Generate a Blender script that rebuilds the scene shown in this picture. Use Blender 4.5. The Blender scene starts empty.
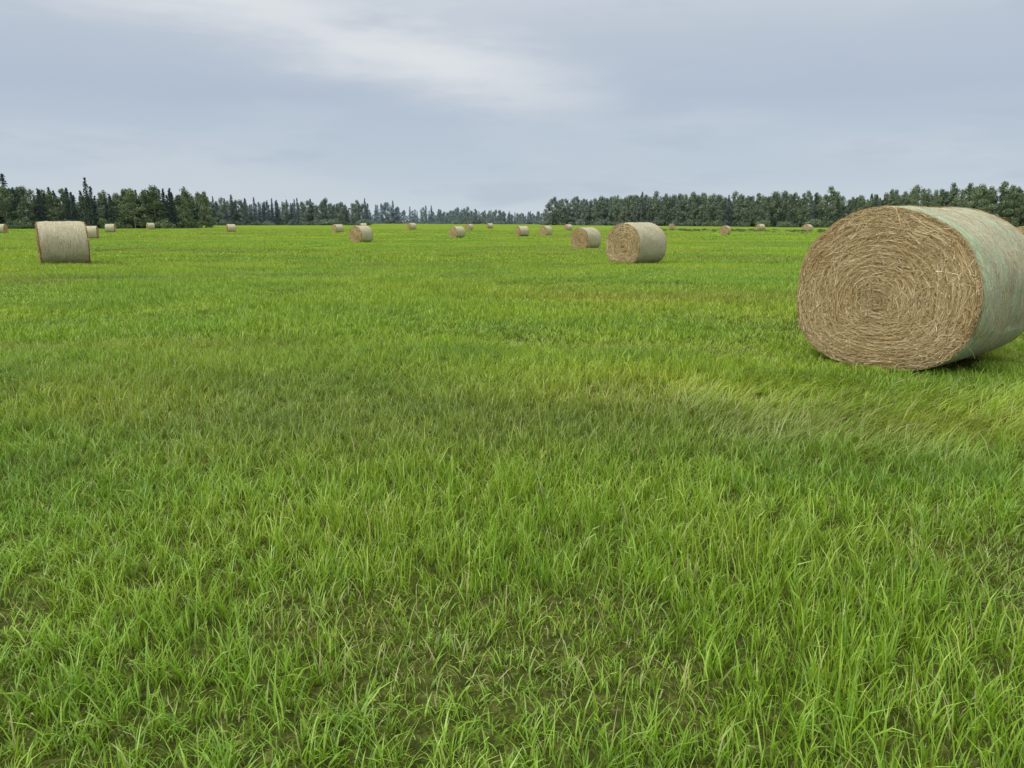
import bpy, math, random
import numpy as np
from mathutils import noise as mnoise, Vector
random.seed(7); rng=np.random.default_rng(7)
scene=bpy.context.scene

# ---------------------------------------------------------------- helpers
def ss(a,b,v):
    t=np.clip((np.asarray(v,float)-a)/(b-a),0,1); return t*t*(3-2*t)
def gh(x,y):
    x=np.asarray(x,float); y=np.asarray(y,float)
    base=-.74*ss(1,95,y)+.42*ss(130,420,y)
    base=base*(1-.75*ss(6,24,-x)*(1-.6*ss(40,90,y)))
    und=.025*np.sin(x*.55+y*.21)+.02*np.sin(y*.63-x*.17+1.3)+.012*np.sin(x*1.7+.8)*np.sin(y*1.3)
    return base+und*ss(0,3,np.hypot(x,y))
def mesh_obj(name,V,quads=None,tris=None,mats=(),mi=None,attrs=None,link=True,smooth=False):
    me=bpy.data.meshes.new(name)
    nq=0 if quads is None else len(quads); nt=0 if tris is None else len(tris)
    me.vertices.add(len(V)); me.vertices.foreach_set('co',np.asarray(V,np.float32).ravel())
    parts=[];
    if nq: parts.append(np.asarray(quads,np.int32).ravel())
    if nt: parts.append(np.asarray(tris,np.int32).ravel())
    loops=np.concatenate(parts)
    me.loops.add(len(loops)); me.loops.foreach_set('vertex_index',loops)
    tot=np.concatenate([np.full(nq,4,np.int32),np.full(nt,3,np.int32)])
    st=np.concatenate([[0],np.cumsum(tot)[:-1]]).astype(np.int32)
    me.polygons.add(nq+nt); me.polygons.foreach_set('loop_start',st); 
    try: me.polygons.foreach_set('loop_total',tot)
    except Exception: pass
    for m in mats: me.materials.append(m)
    if mi is not None: me.polygons.foreach_set('material_index',np.asarray(mi,np.int32))
    me.polygons.foreach_set('use_smooth',np.full(nq+nt,smooth))
    if attrs:
        for k,a in attrs.items():
            at=me.color_attributes.new(k,'FLOAT_COLOR','POINT')
            at.data.foreach_set('color',np.asarray(a,np.float32).ravel())
    me.update(calc_edges=True); me.validate()
    ob=bpy.data.objects.new(name,me)
    if link: scene.collection.objects.link(ob)
    return ob
class NT:
    def __init__(s,nt): s.nt=nt; nt.nodes.clear()
    def n(s,t,**k):
        nd=s.nt.nodes.new(t)
        for a,b in k.items(): setattr(nd,a,b)
        return nd
    def l(s,a,b): s.nt.links.new(a,b)
    def put(s,sock,v):
        if isinstance(v,bpy.types.NodeSocket): s.l(v,sock)
        else:
            if isinstance(v,tuple) and len(v)==3 and sock.type=='RGBA': v=v+(1,)
            sock.default_value=v
    def math(s,op,a,b=None,c=None,clamp=False):
        nd=s.n('ShaderNodeMath',operation=op,use_clamp=clamp); s.put(nd.inputs[0],a)
        if b is not None: s.put(nd.inputs[1],b)
        if c is not None: s.put(nd.inputs[2],c)
        return nd.outputs[0]
    def mix(s,f,a,b,mode='MIX'):
        nd=s.n('ShaderNodeMix',data_type='RGBA',blend_type=mode)
        s.put(nd.inputs[0],f); s.put(nd.inputs[6],a); s.put(nd.inputs[7],b); return nd.outputs[2]
    def mr(s,v,a,b,c=0.,d=1.,sm=True):
        nd=s.n('ShaderNodeMapRange',interpolation_type='SMOOTHSTEP' if sm else 'LINEAR')
        s.put(nd.inputs[0],v)
        for i,x in zip((1,2,3,4),(a,b,c,d)): s.put(nd.inputs[i],x)
        return nd.outputs[0]
    def noise(s,vec,scale,detail=3,rough=.5,mapscale=None,loc=None,rot=None):
        if mapscale or loc:
            m=s.n('ShaderNodeMapping'); s.l(vec,m.inputs[0])
            if mapscale: m.inputs['Scale'].default_value=mapscale
            if loc: m.inputs['Location'].default_value=loc
            if rot: m.inputs['Rotation'].default_value=(0,0,rot)
            vec=m.outputs[0]
        nd=s.n('ShaderNodeTexNoise'); s.l(vec,nd.inputs['Vector'])
        nd.inputs['Scale'].default_value=scale; nd.inputs['Detail'].default_value=detail
        nd.inputs['Roughness'].default_value=rough; return nd.outputs['Fac']
    def ramp(s,f,stops):
        nd=s.n('ShaderNodeValToRGB'); s.put(nd.inputs[0],f); cr=nd.color_ramp
        while len(cr.elements)<len(stops): cr.elements.new(.5)
        for e,(p,c) in zip(cr.elements,stops): e.position=p; e.color=c+(1,)
        return nd.outputs[0]
def new_mat(name):
    m=bpy.data.materials.new(name); m.use_nodes=True; return m,NT(m.node_tree)

# ---------------------------------------------------------------- materials
def field_colour(N,c):
    """large scale colour variation of the meadow in world space"""
    g=N.n('ShaderNodeNewGeometry').outputs['Position']
    big=N.noise(g,.10,2,.55,(.6,1.,1.))
    mid=N.noise(g,.55,4,.65,(.6,1.,1.),(5,3,0))
    sw=N.noise(g,.09,3,.6,(.35,1.6,1.),(2,7,0))       # drier, slightly browner patches
    c=N.mix(N.mr(big,.36,.62),N.mix(1.,c,(.88,.95,1.05),'MULTIPLY'),N.mix(1.,c,(1.16,1.06,.85),'MULTIPLY'))
    c=N.mix(N.mr(mid,.46,.64,0,.9),c,N.mix(1.,c,(.70,.79,.95),'MULTIPLY'))
    c=N.mix(N.mr(mid,.46,.34,0,.7),c,N.mix(1.,c,(1.18,1.04,1.1),'MULTIPLY'))
    c=N.mix(N.mr(sw,.50,.62,0,.85),c,N.mix(1.,c,(1.06,.82,1.4),'MULTIPLY'))
    return c,g
def grass_mat(name):
    m,N=new_mat(name)
    at=N.n('ShaderNodeAttribute',attribute_name='bl')
    sp=N.n('ShaderNodeSeparateColor'); N.l(at.outputs['Color'],sp.inputs[0])
    t,r,dry=sp.outputs[0],sp.outputs[1],sp.outputs[2]
    c=N.ramp(r,[(0,(.125,.235,.014)),(.35,(.24,.405,.026)),(.7,(.37,.55,.044)),(1,(.57,.72,.13))])
    c,g=field_colour(N,c)
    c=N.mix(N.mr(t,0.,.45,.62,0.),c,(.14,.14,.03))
    c=N.mix(dry,c,(.60,.50,.27))
    d=N.n('ShaderNodeBsdfDiffuse'); o=N.n('ShaderNodeOutputMaterial')
    N.l(c,d.inputs[0])
    tr=N.n('ShaderNodeBsdfTranslucent'); N.l(N.mix(1.,c,(1.08,1.06,.65),'MULTIPLY'),tr.inputs[0])
    gl=N.n('ShaderNodeBsdfGlossy'); gl.inputs['Roughness'].default_value=.42; gl.inputs[0].default_value=(.8,.85,.78,1)
    m1=N.n('ShaderNodeMixShader'); m1.inputs[0].default_value=.32; N.l(d.outputs[0],m1.inputs[1]); N.l(tr.outputs[0],m1.inputs[2])
    m2=N.n('ShaderNodeMixShader'); m2.inputs[0].default_value=.045; N.l(m1.outputs[0],m2.inputs[1]); N.l(gl.outputs[0],m2.inputs[2])
    N.l(m2.outputs[0],o.inputs[0]); return m
def ground_mat():
    m,N=new_mat('meadow_soil_and_turf')
    c,g=field_colour(N,N.ramp(N.noise(N.n('ShaderNodeNewGeometry').outputs['Position'],3.,5,.7,(1,.5,1)),[(.25,(.11,.175,.018)),(.5,(.175,.265,.028)),(.75,(.25,.335,.05))]))
    ln=N.n('ShaderNodeVectorMath',operation='LENGTH'); N.l(g,ln.inputs[0]); L=ln.outputs['Value']
    fine=N.noise(g,22,6,.8)
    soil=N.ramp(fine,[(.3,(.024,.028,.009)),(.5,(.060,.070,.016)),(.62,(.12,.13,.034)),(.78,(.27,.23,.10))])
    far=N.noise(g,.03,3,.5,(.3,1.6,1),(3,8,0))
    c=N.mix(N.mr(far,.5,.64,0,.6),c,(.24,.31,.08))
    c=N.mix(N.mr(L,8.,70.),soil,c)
    b=N.n('ShaderNodeBsdfDiffuse'); N.l(c,b.inputs[0])
    bp=N.n('ShaderNodeBump'); bp.inputs['Strength'].default_value=.6; bp.inputs['Distance'].default_value=.08
    N.l(N.noise(g,6,4,.7),bp.inputs['Height']); N.l(bp.outputs[0],b.inputs['Normal'])
    o=N.n('ShaderNodeOutputMaterial'); N.l(b.outputs[0],o.inputs[0]); return m
def straw_mat():
    m,N=new_mat('cut_hay_straw')
    at=N.n('ShaderNodeAttribute',attribute_name='bl')
    sp=N.n('ShaderNodeSeparateColor'); N.l(at.outputs['Color'],sp.inputs[0])
    r,sh,_=sp.outputs
    c=N.ramp(r,[(0,(.22,.15,.072)),(.25,(.50,.37,.185)),(.6,(.70,.55,.30)),(.88,(.83,.70,.44)),(1,(.91,.84,.62))])
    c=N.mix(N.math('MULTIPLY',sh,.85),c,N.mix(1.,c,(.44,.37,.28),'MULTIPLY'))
    tc=N.n('ShaderNodeTexCoord').outputs['Object']
    c=N.mix(N.mr(N.noise(tc,2.5,3),.4,.7,0,.6),c,N.mix(1.,c,(.84,.75,.62),'MULTIPLY'))
    oi=N.n('ShaderNodeObjectInfo').outputs['Random']
    c=N.mix(N.math('MULTIPLY',oi,.4),c,N.mix(1.,c,(.85,.70,.60),'MULTIPLY'))
    b=N.n('ShaderNodeBsdfPrincipled'); N.l(c,b.inputs['Base Color']); b.inputs['Roughness'].default_value=.7; b.inputs['Specular IOR Level'].default_value=.2
    o=N.n('ShaderNodeOutputMaterial'); N.l(b.outputs[0],o.inputs[0]); return m
def wrap_mat(name,green):
    """straw under net wrap: threads run round the circumference"""
    m,N=new_mat(name)
    tc=N.n('ShaderNodeTexCoord').outputs['Object']
    sx=N.n('ShaderNodeSeparateXYZ'); N.l(tc,sx.inputs[0]); x=sx.outputs[0]
    st=N.noise(tc,1.,4,.65,(80,4,4)); st2=N.noise(tc,1.,3,.6,(11,.8,.8),(4,2,1)); fn=N.noise(tc,40,4,.75)
    c=N.ramp(st,[(.28,(.20,.15,.075)),(.45,(.46,.40,.24)),(.60,(.62,.57,.39)),(.78,(.77,.74,.58))])
    c=N.mix(N.mr(fn,.44,.62,0,.75),c,(.31,.235,.12))
    band=N.math('ADD',N.mr(x,-.66,-.80,.0,.8),N.mr(st2,.42,.60,.12,.6),clamp=True)
    c=N.mix(N.math('MULTIPLY',band,green),c,N.mix(N.mr(st,.3,.7),(.25,.45,.24),(.50,.74,.46)))
    wv=N.math('FRACT',N.math('MULTIPLY',x,38.))
    thr=N.mr(N.math('ABSOLUTE',N.math('SUBTRACT',wv,.5)),.40,.48)
    c=N.mix(N.math('MULTIPLY',thr,.55),c,(.70,.80,.66))
    b=N.n('ShaderNodeBsdfPrincipled'); N.l(c,b.inputs['Base Color']); b.inputs['Roughness'].default_value=.6; b.inputs['Specular IOR Level'].default_value=.25
    bp=N.n('ShaderNodeBump'); bp.inputs['Strength'].default_value=.9; bp.inputs['Distance'].default_value=.02
    N.l(N.math('ADD',st,N.math('MULTIPLY',fn,.8)),bp.inputs['Height']); N.l(bp.outputs[0],b.inputs['Normal'])
    o=N.n('ShaderNodeOutputMaterial'); N.l(b.outputs[0],o.inputs[0]); return m
def leaf_mat(name,stops):
    m,N=new_mat(name)
    at=N.n('ShaderNodeAttribute',attribute_name='bl')
    sp=N.n('ShaderNodeSeparateColor'); N.l(at.outputs['Color'],sp.inputs[0])
    oi=N.n('ShaderNodeObjectInfo').outputs['Random']
    f=N.math('ADD',N.math('MULTIPLY',sp.outputs[0],.55),N.math('MULTIPLY',oi,.45))
    c=N.ramp(f,stops)
    g=N.n('ShaderNodeNewGeometry').outputs['Position']
    ln=N.n('ShaderNodeVectorMath',operation='LENGTH'); N.l(g,ln.inputs[0])
    c=N.mix(N.mr(ln.outputs['Value'],180.,620.,.04,.80,False),c,(.28,.35,.42))   # aerial haze painted into the leaf colour, stronger with distance
    d=N.n('ShaderNodeBsdfDiffuse'); N.l(c,d.inputs[0])
    o=N.n('ShaderNodeOutputMaterial'); N.l(d.outputs[0],o.inputs[0]); return m
def bark_mat():
    m,N=new_mat('tree_bark')
    tc=N.n('ShaderNodeTexCoord').outputs['Object']
    c=N.ramp(N.noise(tc,30,3),[(.3,(.12,.11,.095)),(.7,(.38,.36,.32))])
    b=N.n('ShaderNodeBsdfDiffuse'); N.l(c,b.inputs[0])
    o=N.n('ShaderNodeOutputMaterial'); N.l(b.outputs[0],o.inputs[0]); return m
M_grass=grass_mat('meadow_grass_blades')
M_ground=ground_mat(); M_straw=straw_mat()
M_wrapG=wrap_mat('net_wrap_green',.75); M_wrap=wrap_mat('net_wrap',.12)
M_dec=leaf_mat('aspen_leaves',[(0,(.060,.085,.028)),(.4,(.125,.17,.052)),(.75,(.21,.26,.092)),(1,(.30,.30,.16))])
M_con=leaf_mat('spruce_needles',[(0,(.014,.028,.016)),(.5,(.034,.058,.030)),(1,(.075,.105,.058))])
M_bark=bark_mat()

# ---------------------------------------------------------------- ground
def graded(lo,hi,n,p=2.4,c=0.):
    t=np.linspace(-1,1,n); v=np.sign(t)*np.abs(t)**p
    return np.where(v<0,c+v*(c-lo),c+v*(hi-c))
gx=graded(-2500,2500,301,2.6); gy=graded(-300,4000,301,2.6,5.)
X,Y=np.meshgrid(gx,gy); Z=gh(X,Y)
V=np.stack([X,Y,Z],-1).reshape(-1,3); n=301
I=(np.arange(n-1)[:,None]*n+np.arange(n-1)[None,:]).ravel()
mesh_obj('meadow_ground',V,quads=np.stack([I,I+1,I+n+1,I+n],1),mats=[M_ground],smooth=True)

# ---------------------------------------------------------------- ribbons (blades / straws)
def ribbons(P,W,side,tip=True):
    n,k,_=P.shape
    A=P-side[:,None,:]*W[...,None]; B=P+side[:,None,:]*W[...,None]
    V=np.stack([A,B],2).reshape(n,2*k,3)
    base=(np.arange(n)*2*k)[:,None,None]
    j=np.arange(k-1)[None,:,None]*2
    q=base+j+np.array([0,1,3,2])[None,None,:]
    return V.reshape(-1,3),q.reshape(-1,4)
def blade_patch(name,S,nb,h,w,lean=.5,dryf=.05,dirz=None,flat=0.,seed=1,tuft=5,k=5,dsd=.55,under=0.,pale=0.,mat=None,droopm=.55):
    """square turf S x S; blades fan out of tufts, plus a short understorey"""
    r=np.random.default_rng(seed)
    nt=max(1,nb//tuft)
    tx=np.repeat(r.uniform(-.5,.5,nt)*S*1.04,tuft); ty=np.repeat(r.uniform(-.5,.5,nt)*S*1.04,tuft)
    th=np.repeat(np.clip(r.normal(1,.24,nt),.4,1.6),tuft); trn=np.repeat(r.random(nt),tuft)
    nu=int(nb*under)
    if nu:
        tx=np.concatenate([tx,r.uniform(-.5,.5,nu)*S]); ty=np.concatenate([ty,r.uniform(-.5,.5,nu)*S])
        th=np.concatenate([th,np.full(nu,.45)]); trn=np.concatenate([trn,r.random(nu)*.8])
    n=len(tx)
    x=tx+r.normal(0,.012*(1+w*60),n); y=ty+r.normal(0,.012*(1+w*60),n)
    az=r.random(n)*2*np.pi
    if dirz is not None: az=dirz+r.normal(0,dsd,n)
    L=h*th*np.clip(r.normal(.95,.30,n),.3,1.7)
    ln=np.abs(r.normal(lean,.30,n))*.8
    droop=np.clip(r.normal(droopm,.45,n),0,1.6)
    t=np.linspace(0,1,k)[None,:]
    a0=ln*.55; a1=np.clip(ln+droop*1.35+flat,0,2.0)
    angt=a0[:,None]+(a1-a0)[:,None]*t**1.3
    ds=(L/(k-1))[:,None]
    hz=np.concatenate([np.zeros((n,1)),np.cumsum(np.sin(angt[:,:-1])*ds,1)],1)
    vz=np.concatenate([np.zeros((n,1)),np.cumsum(np.cos(angt[:,:-1])*ds,1)],1)
    vz=np.maximum(vz,.012*t)
    wig=r.normal(0,.12,n)[:,None]*t*t*L[:,None]
    P=np.stack([x[:,None]+np.cos(az)[:,None]*hz-np.sin(az)[:,None]*wig,y[:,None]+np.sin(az)[:,None]*hz+np.cos(az)[:,None]*wig,vz-.01],-1)
    tw=az+np.pi/2+r.normal(0,.5,n)
    side=np.stack([np.cos(tw),np.sin(tw),r.normal(0,.25,n)],-1); side/=np.linalg.norm(side,axis=1)[:,None]
    prof=np.interp(np.linspace(0,1,k),[0,.3,.65,1],[.65,1,.75,.05])
    W=(w*.5*np.clip(r.normal(1,.3,n),.4,1.8))[:,None]*prof[None,:]
    V,q=ribbons(P,W,side)
    dry=(r.random(n)<dryf)*r.uniform(.3,.9,n)
    rnd=np.clip(.6*r.random(n)+.4*trn+pale,0,1)
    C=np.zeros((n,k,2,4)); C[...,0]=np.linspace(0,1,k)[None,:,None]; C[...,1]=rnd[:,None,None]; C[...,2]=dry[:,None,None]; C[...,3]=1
    return mesh_obj(name,V,quads=q,mats=[mat or M_grass],attrs={'bl':C.reshape(-1,4)},link=False)

def instancer(name,pts,rotz,scl,idx,coll,tilt=None):
    me=bpy.data.meshes.new(name); n=len(pts); me.vertices.add(n)
    me.vertices.foreach_set('co',np.asarray(pts,np.float32).ravel())
    rot=np.zeros((n,3),np.float32); rot[:,2]=rotz
    if tilt is not None: rot[:,:2]=tilt
    scl=np.asarray(scl,np.float32)
    for nm,ty,d,key in (('rot','FLOAT_VECTOR',rot,'vector'),('scl','FLOAT_VECTOR',scl,'vector')):
        a=me.attributes.new(nm,ty,'POINT'); a.data.foreach_set(key,d.ravel())
    a=me.attributes.new('idx','INT','POINT'); a.data.foreach_set('value',np.asarray(idx,np.int32))
    ob=bpy.data.objects.new(name,me); scene.collection.objects.link(ob)
    ng=bpy.data.node_groups.new(name+'_scatter','GeometryNodeTree')
    ng.interface.new_socket('Geometry',in_out='INPUT',socket_type='NodeSocketGeometry')
    ng.interface.new_socket('Geometry',in_out='OUTPUT',socket_type='NodeSocketGeometry')
    gi=ng.nodes.new('NodeGroupInput'); go=ng.nodes.new('NodeGroupOutput')
    ip=ng.nodes.new('GeometryNodeInstanceOnPoints'); ci=ng.nodes.new('GeometryNodeCollectionInfo')
    ci.inputs['Collection'].default_value=coll; ci.inputs['Separate Children'].default_value=True; ci.inputs['Reset Children'].default_value=True
    def na(nm,ty):
        q=ng.nodes.new('GeometryNodeInputNamedAttribute'); q.data_type=ty; q.inputs['Name'].default_value=nm
        return [o for o in q.outputs if o.enabled and o.name=='Attribute'][0]
    L=ng.links.new
    L(gi.outputs[0],ip.inputs['Points']); L(ci.outputs[0],ip.inputs['Instance']); ip.inputs['Pick Instance'].default_value=True
    L(na('idx','INT'),ip.inputs['Instance Index']); L(na('scl','FLOAT_VECTOR'),ip.inputs['Scale'])
    e=ng.nodes.new('FunctionNodeEulerToRotation'); L(na('rot','FLOAT_VECTOR'),e.inputs[0]); L(e.outputs[0],ip.inputs['Rotation'])
    L(ip.outputs[0],go.inputs[0])
    md=ob.modifiers.new('scatter','NODES'); md.node_group=ng
    return ob
def coll_of(name,obs):
    c=bpy.data.collections.new(name)
    for o in obs: c.objects.link(o)
    return c

BX,BY,BANG=3.88,7.80,math.radians(50)
ax=(math.sin(BANG),math.cos(BANG)); fd=(math.cos(BANG),-math.sin(BANG))
def lodge(x,y):
    d=((x-3.4)/2.5)**2+((y-5.8)/1.2)**2
    return d+.9*mnoise.noise(Vector((x*.8,y*.8,3)))
def scatter(y0,y1,sp,wf,marg):
    pts=[]
    for y in np.arange(y0+sp/2,y1,sp):
        k=int((wf*y+marg)/sp)
        for i in range(-k,k+1): pts.append((i*sp,y))
    return np.array(pts)
r=np.random.default_rng(3)
S1=.40
t1=[blade_patch('a%02d'%i,S1,500,.110,.0048,.6,.05,seed=10+i,tuft=8,k=4,under=.60,droopm=.62) for i in range(8)]
t1+=[blade_patch('b%02d'%i,S1,420,.080,.0044,.8,.19,seed=30+i,tuft=6,k=4,under=.65) for i in range(4)]
t1+=[blade_patch('c%02d'%i,S1,430,.130,.0038,.9,.10,dirz=0,flat=.75,seed=50+i,tuft=4,dsd=.85,under=.6,pale=.10) for i in range(4)]
c1=coll_of('grass_patches_fine',t1)
def tier(name,y0,y1,sp,wf,marg,coll,tierno,nv=6):
    P=scatter(y0,y1,sp,wf,marg); n=len(P); z=gh(P[:,0],P[:,1])
    idx=np.zeros(n,int); rot=r.integers(0,4,n)*(np.pi/2)+r.normal(0,.06,n); sc=np.ones((n,3)); keep=np.ones(n,bool)
    for i,(x,y) in enumerate(P):
        nz=mnoise.noise(Vector((x*.45,y*.45,0))); nz2=mnoise.noise(Vector((x*.16+9,y*.16,4)))
        hs=1+.45*nz+.32*nz2+r.uniform(-.12,.12)
        lx=(x-BX)*ax[0]+(y-BY)*ax[1]; ly=(x-BX)*fd[0]+(y-BY)*fd[1]
        if .1<lx<1.5 and abs(ly)<.6: keep[i]=False
        if tierno==1:
            dryn=mnoise.noise(Vector((x*.6+20,y*.6,7)))+r.uniform(-.1,.1)
            if lodge(x,y)+r.uniform(-.35,.35)<1:
                idx[i]=12+r.integers(4); rot[i]=-.35+2.2*mnoise.noise(Vector((x*.5,y*.5,21)))+r.normal(0,.4)
            elif dryn>.22+ (0.0 if x>.8 else .13): idx[i]=8+r.integers(4)
            else: idx[i]=r.integers(8)
        else:
            idx[i]=r.integers(nv)
            if tierno==2 and mnoise.noise(Vector((x*.3+20,y*.3,7)))+r.uniform(-.1,.1)>.27: idx[i]=6+r.integers(2)
        sc[i]=(1,1,max(.55,hs))
    P3=np.stack([P[:,0],P[:,1],z],1)[keep]
    return instancer(name,P3,rot[keep],sc[keep],idx[keep],coll)
tier('meadow_grass',.8,9.2,S1,.76,1.1,c1,1)
S2=.84
t2=[blade_patch('a%02d'%i,S2,950,.10,.0082,.55,.05,seed=70+i,tuft=6,k=4,under=.4) for i in range(6)]
t2+=[blade_patch('b%02d'%i,S2,750,.075,.008,.7,.14,seed=80+i,tuft=5,k=4,under=.4) for i in range(2)]
tier('meadow_grass',9.2,30.2,S2,.76,1.6,coll_of('grass_patches_medium',t2),2)
t3=[blade_patch('a%02d'%i,2.6,1500,.09,.025,.5,.05,seed=90+i,tuft=4,k=3) for i in range(6)]
tier('meadow_grass',30.2,92.6,2.6,.76,3.,coll_of('grass_patches_coarse',t3),3)
t4=[blade_patch('a%02d'%i,9.,1500,.10,.09,.5,.05,seed=95+i,tuft=3,k=3) for i in range(6)]
tier('meadow_grass',92.6,200.6,9.,.76,9.,coll_of('grass_patches_distant',t4),4)

# ---------------------------------------------------------------- hay bales
def prof(phi,a,H,zc):
    c=np.cos(phi); s=np.sin(phi)
    nn=np.where(s>=0,2.05,2.6); e=2/nn
    y=a*np.sign(c)*np.abs(c)**e
    z=zc+np.where(s>=0,(H-zc),zc)*np.sign(s)*np.abs(s)**e
    return y,z
def make_bale(name,L,a,H,ns,sw,nside,wrap,seed,seg=112,rings=26,face2=True):
    r=np.random.default_rng(seed); zc=H*.49
    phi=np.linspace(0,2*np.pi,seg,endpoint=False)
    xs=np.linspace(-.5,.5,rings)*L
    Vs=[];
    py,pz=prof(phi,a,H,zc)
    def wob(x,ph):
        return 1+.010*np.sin(3*ph+x*2.1+seed)+.007*np.sin(7*ph-x*5)+.005*np.sin(x*17+2*ph)
    for x in xs:
        e=abs(x)/(L*.5); k=(1-.035*e**10)*wob(x,phi)
        k=np.where(pz<.25*H,1-.02*e**10,k)
        Vs.append(np.stack([np.full(seg,x),py*k,zc+(pz-zc)*k],1))
    V=np.concatenate(Vs); q=[]
    for i in range(rings-1):
        b=i*seg; j=np.arange(seg); j2=(j+1)%seg
        q.append(np.stack([b+j,b+j2,b+seg+j2,b+seg+j],1))
    Q=[np.concatenate(q)]; MI=[np.zeros(len(Q[0]),int)]
    C=[np.tile([.3,.5,0,1],(len(V),1))]; Vall=[V]; off=len(V)
    cy,cz=0.,H*.42
    nr=14
    for sgn in (-1,1):
        rows=[]
        for j in range(nr+1):
            rho=1-j/nr*.985
            k=(1-.035)*wob(sgn*L/2,phi); k=np.where(pz<.25*H,.98,k)
            yy=py*k; zz=zc+(pz-zc)*k
            X_=sgn*(L/2+.035*(1-rho**5)-.010+0*phi)
            if j==0: X_=np.full(seg,sgn*L/2)
            rows.append(np.stack([X_,cy+(yy-cy)*rho,cz+(zz-cz)*rho],1))
        Vc=np.concatenate(rows); qq=[]
        for j in range(nr):
            b=off+j*seg; jj=np.arange(seg); j2=(jj+1)%seg
            qq.append(np.stack([b+jj,b+seg+jj,b+seg+j2,b+j2],1) if sgn<0 else np.stack([b+jj,b+j2,b+seg+j2,b+seg+jj],1))
        Vall.append(Vc); Q.append(np.concatenate(qq)); MI.append(np.ones(len(Q[-1]),int)); C.append(np.tile([.15,.6,0,1],(len(Vc),1))); off+=len(Vc)
    def face_straws(sgn,n,w):
        rho=np.sqrt(r.uniform(.0006,1.0,n)); ph=r.random(n)*2*np.pi
        ln=np.clip(r.lognormal(math.log(.12),.6,n),.03,.5)
        R=np.maximum(rho*a,.04); dph=ln/R; dph=np.minimum(dph,2.2)
        k=5; t=np.linspace(-.5,.5,k)[None,:]
        PH=ph[:,None]+dph[:,None]*t
        u=r.random(n)
        wild=np.where(u<.20,r.normal(0,.075,n),np.where(u<.55,r.normal(0,.026,n),r.normal(0,.009,n)))
        RH=rho[:,None]+wild[:,None]*t*2
        chord=rho[:,None]*np.cos(dph[:,None]*.5)/np.maximum(np.cos(dph[:,None]*t),.3)
        RH=RH+(chord-rho[:,None])*.5
        RH=np.clip(RH,.01,1.012)
        yy,zz=prof(PH,a,H,zc); kk=.968*wob(sgn*L/2,PH); kk=np.where(zz<.25*H,.98,kk); yy=yy*kk; zz=zc+(zz-zc)*kk
        spir=np.sin(2*np.pi*(rho*16)+ph+1.8*np.sin(ph*2+rho*7)+1.5*np.sin(ph*5+rho*11))
        bump=.035*(1-RH**5)+.008*spir[:,None]
        lift=r.uniform(.001,.022,n)[:,None]+np.abs(r.normal(0,.014,n))[:,None]*np.abs(t)*2*(r.random((n,1))<.3)
        Xx=sgn*(L/2+bump+lift)
        P=np.stack([Xx,cy+(yy-cy)*RH,np.maximum(cz+(zz-cz)*RH,.01)],-1)
        T=P[:,-1]-P[:,0]; T/=np.linalg.norm(T,axis=1)[:,None]+1e-9
        nx=np.zeros((n,3)); nx[:,0]=sgn; nx+=r.normal(0,.35,(n,3)); sd=np.cross(T,nx); sd/=np.linalg.norm(sd,axis=1)[:,None]+1e-9
        W=np.full((n,k),w*.5)*np.clip(r.normal(1,.4,(n,1)),.35,2.2)
        Vv,qv=ribbons(P,W,sd)
        core=np.exp(-(rho/.14)**2)
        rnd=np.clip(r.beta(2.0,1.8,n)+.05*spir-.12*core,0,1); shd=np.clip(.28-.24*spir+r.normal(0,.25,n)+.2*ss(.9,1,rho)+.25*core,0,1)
        Cc=np.ones((n,k*2,4)); Cc[...,0]=rnd[:,None]; Cc[...,1]=shd[:,None]
        return Vv,qv,Cc.reshape(-1,4)
    def side_straws(n,w):
        ph=r.random(n)*2*np.pi; x=r.uniform(-.5,.5,n)*L; ln=np.clip(r.lognormal(math.log(.10),.5,n),.03,.35)
        edge=r.random(n)<.3; x=np.where(edge,np.sign(x)*(L/2-np.abs(r.normal(0,.03,n))),x)
        k=4; t=np.linspace(-.5,.5,k)[None,:]
        PH=ph[:,None]+(ln/a)[:,None]*t; XX=x[:,None]+(r.normal(0,.25,n)*ln)[:,None]*t*2
        XX=np.clip(XX,-L/2-.03,L/2+.03)
        yy,zz=prof(PH,a,H,zc); lift=1+.004+np.abs(r.normal(0,.004,n))[:,None]+(np.abs(r.normal(0,.03,n))*(r.random(n)<.14))[:,None]*(t+.5)
        lift=lift+(wob(XX,PH)-1)-.035*np.abs(XX/(L*.5))**10
        P=np.stack([XX,yy*lift,np.maximum(zc+(zz-zc)*lift,.01)],-1)
        T=P[:,-1]-P[:,0]; T/=np.linalg.norm(T,axis=1)[:,None]+1e-9
        nr_=np.stack([np.zeros(n),np.cos(ph),np.sin(ph)],1)+r.normal(0,.2,(n,3)); sd=np.cross(T,nr_); sd/=np.linalg.norm(sd,axis=1)[:,None]+1e-9
        Vv,qv=ribbons(P,np.full((n,k),w*.5),sd)
        Cc=np.ones((n,k*2,4)); Cc[...,0]=np.clip(r.beta(2.5,1.8,n),0,1)[:,None]; Cc[...,1]=.2
        return Vv,qv,Cc.reshape(-1,4)
    packs=[face_straws(-1,ns,sw),face_straws(1,ns if face2 else ns//4,sw if face2 else sw*2)]
    if nside: packs.append(side_straws(nside,sw*.8))
    for Vv,qv,Cc in packs:
        Vall.append(Vv); Q.append(qv+off); MI.append(np.ones(len(qv),int)); C.append(Cc); off+=len(Vv)
    return mesh_obj(name,np.concatenate(Vall),quads=np.concatenate(Q),mats=[wrap,M_straw],mi=np.concatenate(MI),attrs={'bl':np.concatenate(C)},smooth=True)
LH=1.72
hero=make_bale('hay_bale',LH,.96,1.69,32000,.0040,5200,M_wrapG,6,seg=180,rings=50,face2=False)
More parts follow.
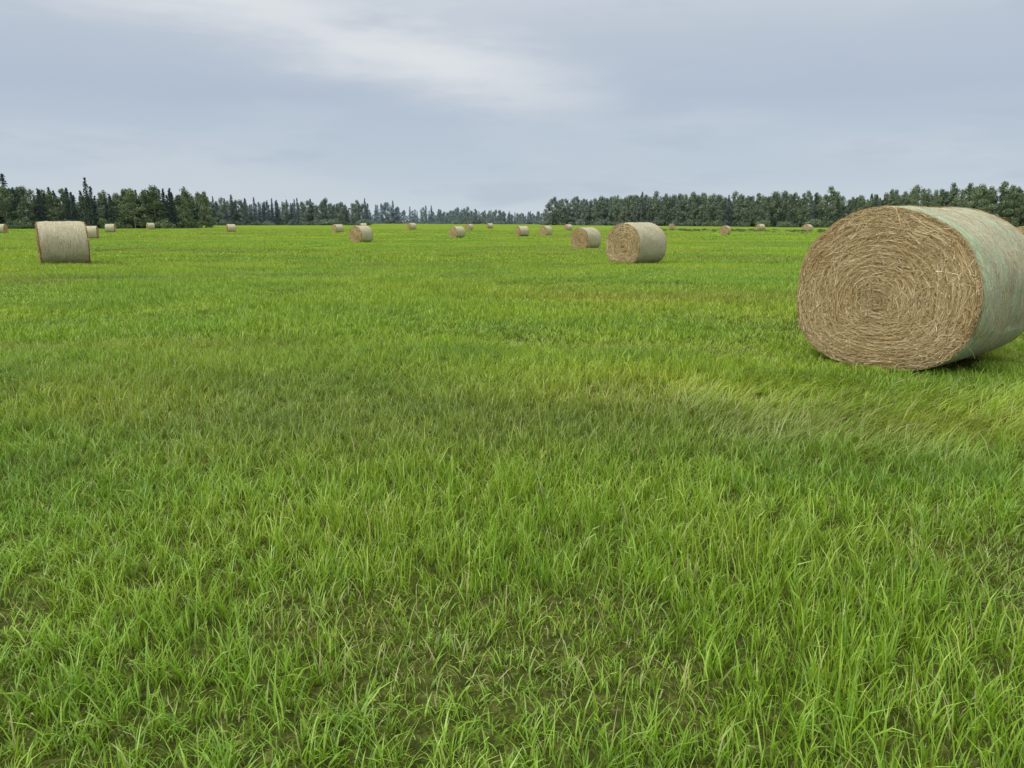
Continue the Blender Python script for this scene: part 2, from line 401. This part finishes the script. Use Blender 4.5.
hero.location=(BX-.03+ax[0]*LH/2,BY+ax[1]*LH/2,float(gh(BX,BY))+.01); hero.rotation_euler=(0,0,math.pi/2-BANG)
mid=make_bale('hay_bale',1.62,.86,1.62,5000,.011,700,M_wrap,9,seg=96)
bd=mid.data
far=make_bale('hay_bale',1.55,.84,1.60,1500,.022,150,M_wrap,12,seg=48,rings=12)
fdm=far.data
lst=[(-16.7,28.2,33,'m'),(4.98,30.4,42,'m'),(5.4,55.5,48,'m'),(-14.7,74,58,'f'),(-7.8,108,50,'f'),(1.6,119,30,'f'),(5.6,126,55,'f'),
     (-51,92,20,'f'),(-77,146,15,'f'),(-93,196,40,'f'),(-55,149,35,'f'),(37,132,60,'f'),(66,170,40,'f'),(-32.5,142,45,'f'),
     (-90,134,10,'f'),(-116,170,70,'f'),(-40,205,20,'f'),(-25,190,45,'f'),(-11,196,60,'f'),(14,190,35,'f'),(43,205,80,'f'),(64,196,20,'f'),
     (-7,240,30,'f'),(-120,158,25,'f'),(75,112,50,'f')]
for i,(x,y,d,k) in enumerate(lst):
    if i==0: ob=mid
    elif k=='f' and far is not None: ob=far; far=None
    else:
        ob=bpy.data.objects.new('hay_bale',bd if k=='m' else fdm); scene.collection.objects.link(ob)
    ob.location=(x,y,float(gh(x,y))-.05); ob.rotation_euler=(0,0,math.radians(d))
    s=1+.03*math.sin(i*2.3); ob.scale=(s*(.93 if i==0 else 1),s,s)

# ---------------------------------------------------------------- tree line
def trunk(h,r0,segs=6,lean=(0,0)):
    ph=np.linspace(0,2*np.pi,6,endpoint=False); V=[]; 
    for i in range(segs+1):
        t=i/segs; rr=r0*(1-.85*t)
        V.append(np.stack([rr*np.cos(ph)+lean[0]*t*t,rr*np.sin(ph)+lean[1]*t*t,np.full(6,t*h)],1))
    q=[]
    for i in range(segs):
        j=np.arange(6); j2=(j+1)%6; b=i*6; q.append(np.stack([b+j,b+j2,b+6+j2,b+6+j],1))
    return np.concatenate(V),np.concatenate(q)
def cards(P,size,r,stretch=1.):
    n=len(P); u=r.normal(0,1,(n,3)); u/=np.linalg.norm(u,axis=1)[:,None]
    v=np.cross(u,r.normal(0,1,(n,3))); v/=np.linalg.norm(v,axis=1)[:,None]
    s=(size*r.uniform(.6,1.4,n))[:,None]
    V=np.stack([P-u*s,P-v*s*.7,P+u*s*stretch,P+v*s*.7],1).reshape(-1,3)
    return V,np.arange(4*n).reshape(n,4)
def limb(p0,p1,r0):
    d=p1-p0; d/=np.linalg.norm(d); s=np.cross(d,[0,0,1.01]); s/=np.linalg.norm(s)+1e-9; t=np.cross(d,s)
    V=[]
    for p,rr in ((p0,r0),(p1,r0*.3)):
        for k in range(3): V.append(p+rr*(s*math.cos(k*2.094)+t*math.sin(k*2.094)))
    return np.array(V),np.array([[0,1,4,3],[1,2,5,4],[2,0,3,5]])
def assemble(name,wood,leaf,leafcol,mat):
    V=[];Q=[];MI=[];C=[];off=0
    for v,q in wood: V.append(v);Q.append(q+off);MI.append(np.zeros(len(q),int));C.append(np.tile([.5,0,0,1],(len(v),1)));off+=len(v)
    for (v,q),c in zip(leaf,leafcol): V.append(v);Q.append(q+off);MI.append(np.ones(len(q),int));C.append(np.stack([np.repeat(c,4)]*3+[np.ones(len(v))],1));off+=len(v)
    return mesh_obj(name,np.concatenate(V),quads=np.concatenate(Q),mats=[M_bark,mat],mi=np.concatenate(MI),attrs={'bl':np.concatenate(C)},link=False)
def aspen(name,seed,sparse=1.,wid=.28,low=.12):
    r=np.random.default_rng(seed); wood=[trunk(.93,.013,lean=(r.normal(0,.03),r.normal(0,.03)))]; leaf=[];cols=[]
    nb=28
    for i in range(nb):
        t=low+(.95-low)*((i+r.uniform(0,1))/nb)
        u=(t-low)/(.98-low); env=wid*(.55+.45*math.sin(math.pi*min(1,u*.8+.2)))*(1 if u<.5 else max(.10,1-((u-.5)/.5)**1.5))
        a=r.uniform(0,6.28); rd=env*r.uniform(.1,1.0)
        c=np.array([rd*math.cos(a),rd*math.sin(a),t]); s=r.uniform(.045,.085)
        wood.append(limb(np.array([0,0,max(.1,t-.12)]),c,.005))
        n=int(105*sparse); d=r.normal(0,1,(n,3)); d/=np.linalg.norm(d,axis=1)[:,None]
        P=c+d*(s*r.uniform(.15,1.2,n)**.6)[:,None]*np.array([1,1,.9])
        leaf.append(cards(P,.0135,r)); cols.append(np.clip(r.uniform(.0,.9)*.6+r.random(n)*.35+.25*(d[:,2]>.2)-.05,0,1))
    return assemble(name,wood,leaf,cols,M_dec)
def spruce(name,seed,wid=.15):
    r=np.random.default_rng(seed); wood=[trunk(.98,.009)]; leaf=[];cols=[]
    for b in range(420):
        t=.05+.93*r.random()**1.0; R=wid*(1-t)**.85*r.uniform(.6,1.12)+.008
        a=r.uniform(0,6.28); m=max(3,int(7*(1-t)+2)); f=r.uniform(.1,1,m); rr=R*f
        P=np.stack([rr*math.cos(a)+r.normal(0,.006,m),rr*math.sin(a)+r.normal(0,.006,m),t-.30*rr+r.normal(0,.007,m)],1)
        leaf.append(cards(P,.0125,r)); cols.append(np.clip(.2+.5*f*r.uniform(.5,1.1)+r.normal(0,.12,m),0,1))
    return assemble(name,wood,leaf,cols,M_con)
def bush(name,seed):
    r=np.random.default_rng(seed); leaf=[];cols=[]; wood=[]
    for i in range(9):
        c=np.array([r.normal(0,.35),r.normal(0,.35),r.uniform(.15,.62)]); s=r.uniform(.25,.42); n=110
        wood.append(limb(np.array([0,0,0.]),c,.02))
        d=r.normal(0,1,(n,3)); d/=np.linalg.norm(d,axis=1)[:,None]; P=c+d*(s*r.uniform(.3,1,n)**.5)[:,None]; P[:,2]=np.abs(P[:,2])
        leaf.append(cards(P,.055,r)); cols.append(np.clip(r.uniform(.1,.7)+r.random(n)*.3,0,1))
    return assemble(name,wood,leaf,cols,M_dec)
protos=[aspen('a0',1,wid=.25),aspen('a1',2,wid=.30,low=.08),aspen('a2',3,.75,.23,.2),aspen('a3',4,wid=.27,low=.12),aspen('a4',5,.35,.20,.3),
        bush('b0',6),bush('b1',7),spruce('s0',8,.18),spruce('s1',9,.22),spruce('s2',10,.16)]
ctree=coll_of('tree_kinds',protos)
def forest(name,path,rows,rowsp,sp,hfun,con,bushes=True,dens=1.,seed=1,hv=.22,wf=1.,hs=.12):
    r=np.random.default_rng(seed); P=[];S=[];I=[]
    path=np.array(path,float)
    for (p0,p1) in zip(path[:-1],path[1:]):
        d=p1-p0; Ln=np.linalg.norm(d); d/=Ln; nrm=np.array([-d[1],d[0]]); nrm=nrm if nrm[1]>0 else -nrm
        for k in range(rows):
            for s in np.arange(0,Ln,sp):
                if r.random()>dens: continue
                q=p0+d*(s+r.uniform(-.5,.5)*sp)+nrm*(k*rowsp+r.uniform(-.5,.5)*rowsp)
                nz=mnoise.noise(Vector((q[0]*.045,q[1]*.02,seed)))
                cz=mnoise.noise(Vector((q[0]*.03+50,q[1]*.03,seed+3)))
                h=hfun(q[0],q[1])*(1+hv*1.6*nz)*np.clip(r.normal(.93,hs),.6,1.2)
                isc=r.random()<con+cz*.9
                if isc: ii=7+r.integers(3); h*=r.uniform(.78,1.13)
                else: ii=r.choice([0,1,2,3,4],p=[.27,.24,.20,.22,.07])
                w=h*r.uniform(.9,1.3)*wf
                P.append(q); S.append((w,w,h)); I.append(ii)
                if bushes and k<2 and r.random()<.8:
                    q2=q+r.normal(0,1.5,2)-nrm*2; hb=r.uniform(1.2,3.8); P.append(q2); S.append((hb,hb,hb)); I.append(5+r.integers(2))
    P=np.array(P); z=gh(P[:,0],P[:,1])
    return instancer(name,np.stack([P[:,0],P[:,1],z-.1],1),r.random(len(P))*6.28,S,I,ctree)
forest('distant_treeline',[(-290,190),(-150,212),(-92,222)],6,5,3.0,lambda x,y:11.6,.62,seed=2,hv=.14,hs=.09)
forest('distant_treeline',[(-215,345),(-150,350),(-70,372)],5,7,3.4,lambda x,y:11.8,.6,seed=3,hv=.15)
forest('distant_treeline',[(-150,560),(-95,600),(-35,600)],3,8,5.2,lambda x,y:12.5,.4,dens=.8,seed=4)
forest('distant_treeline',[(-60,540),(45,500)],5,8,4.2,lambda x,y:8.8,.4,seed=5,hv=.12)
forest('distant_treeline',[(20,400),(60,350),(120,255),(175,190),(300,120)],5,5.5,2.9,lambda x,y:13.3-1.7*float(ss(60,150,x)),.14,seed=6,hv=.13,wf=.86,hs=.10)
forest('distant_treeline',[(-700,720),(0,860),(800,720)],3,14,8.,lambda x,y:9.,.5,seed=8)
instancer('spruce_tree',[(-118,213,0.)],[.3],[(14,14,13.6)],[7],ctree)
rw=np.random.default_rng(44); n=420
xs=rw.uniform(30,130,n); ys=225-xs*.8+rw.normal(0,13,n); sc=rw.uniform(.2,.6,n)
instancer('tall_weeds',np.stack([xs,ys,gh(xs,ys)-.05],1),rw.random(n)*6.28,np.stack([sc*1.4,sc*1.4,sc],1),5+rw.integers(0,2,n),ctree)

# ---------------------------------------------------------------- sky and light
w=bpy.data.worlds.new('World'); scene.world=w; w.use_nodes=True; N=NT(w.node_tree)
SUN_AZ,SUN_EL=math.radians(-125),math.radians(50)
d=N.n('ShaderNodeTexCoord').outputs['Generated']
sx=N.n('ShaderNodeSeparateXYZ'); N.l(d,sx.inputs[0])
el=N.math('ARCSINE',sx.outputs[2]); az=N.math('ARCTAN2',sx.outputs[0],sx.outputs[1])
cb=N.n('ShaderNodeCombineXYZ'); N.l(N.math('MULTIPLY',az,1.0),cb.inputs[0]); N.l(N.math('MULTIPLY',el,4.2),cb.inputs[1])
n1=N.noise(cb.outputs[0],2.2,4,.5); n2=N.noise(cb.outputs[0],5.5,4,.55,None,(3,1,0))
base=N.ramp(N.math('MULTIPLY',el,1/.6),[(0,(.64,.72,.775)),(.10,(.53,.62,.715)),(.25,(.46,.54,.655)),(.36,(.515,.58,.675)),(.47,(.63,.68,.74)),(1,(.90,.93,.98))])
base=N.mix(N.mr(n1,.45,.68,0,.5),base,(.65,.70,.755))
base=N.mix(N.mr(n2,.5,.72,0,.4),base,(.43,.51,.625))
line=N.math('MULTIPLY_ADD',az,-.24,.172)
dd=N.math('SUBTRACT',N.math('MULTIPLY_ADD',N.math('SUBTRACT',n2,.5),.13,el),line)
st=N.math('EXPONENT',N.math('MULTIPLY',N.math('POWER',N.math('ABSOLUTE',N.math('DIVIDE',dd,.043)),2.),-1.))
st=N.math('MULTIPLY',st,N.mr(az,.18,-.12)); st=N.math('MULTIPLY',st,N.mr(n1,.3,.6,.7,1.))
base=N.mix(N.math('MULTIPLY',st,.9),base,(.80,.825,.84))
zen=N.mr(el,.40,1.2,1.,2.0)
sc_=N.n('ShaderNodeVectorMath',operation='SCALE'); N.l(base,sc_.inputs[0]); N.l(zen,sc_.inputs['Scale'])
sky=N.n('ShaderNodeTexSky',sky_type='NISHITA'); sky.sun_disc=False; sky.sun_elevation=SUN_EL; sky.sun_rotation=SUN_AZ; sky.dust_density=3
b1=N.n('ShaderNodeBackground'); N.l(sky.outputs[0],b1.inputs[0]); b1.inputs[1].default_value=.10
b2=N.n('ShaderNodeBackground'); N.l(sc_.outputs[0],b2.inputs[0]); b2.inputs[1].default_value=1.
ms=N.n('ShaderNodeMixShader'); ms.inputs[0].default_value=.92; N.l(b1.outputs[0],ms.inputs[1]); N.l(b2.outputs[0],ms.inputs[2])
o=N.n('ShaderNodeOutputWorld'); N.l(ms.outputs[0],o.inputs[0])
sl=bpy.data.lights.new('sun','SUN'); sl.energy=1.5; sl.angle=math.radians(14); sl.color=(1,.95,.86)
so=bpy.data.objects.new('sun',sl); scene.collection.objects.link(so)
sd=Vector((math.sin(SUN_AZ)*math.cos(SUN_EL),math.cos(SUN_AZ)*math.cos(SUN_EL),math.sin(SUN_EL)))
so.rotation_euler=sd.to_track_quat('Z','Y').to_euler(); so.location=(0,0,50)

# ---------------------------------------------------------------- camera
cam=bpy.data.cameras.new('camera'); co=bpy.data.objects.new('camera',cam); scene.collection.objects.link(co); scene.camera=co
cam.sensor_width=36; cam.lens=26.2; cam.clip_end=6000; cam.clip_start=.05
co.location=(0,0,1.5); co.rotation_euler=(math.radians(90-12.3),0,0)
scene.view_settings.view_transform='Standard'; scene.view_settings.look='None'; scene.view_settings.exposure=0
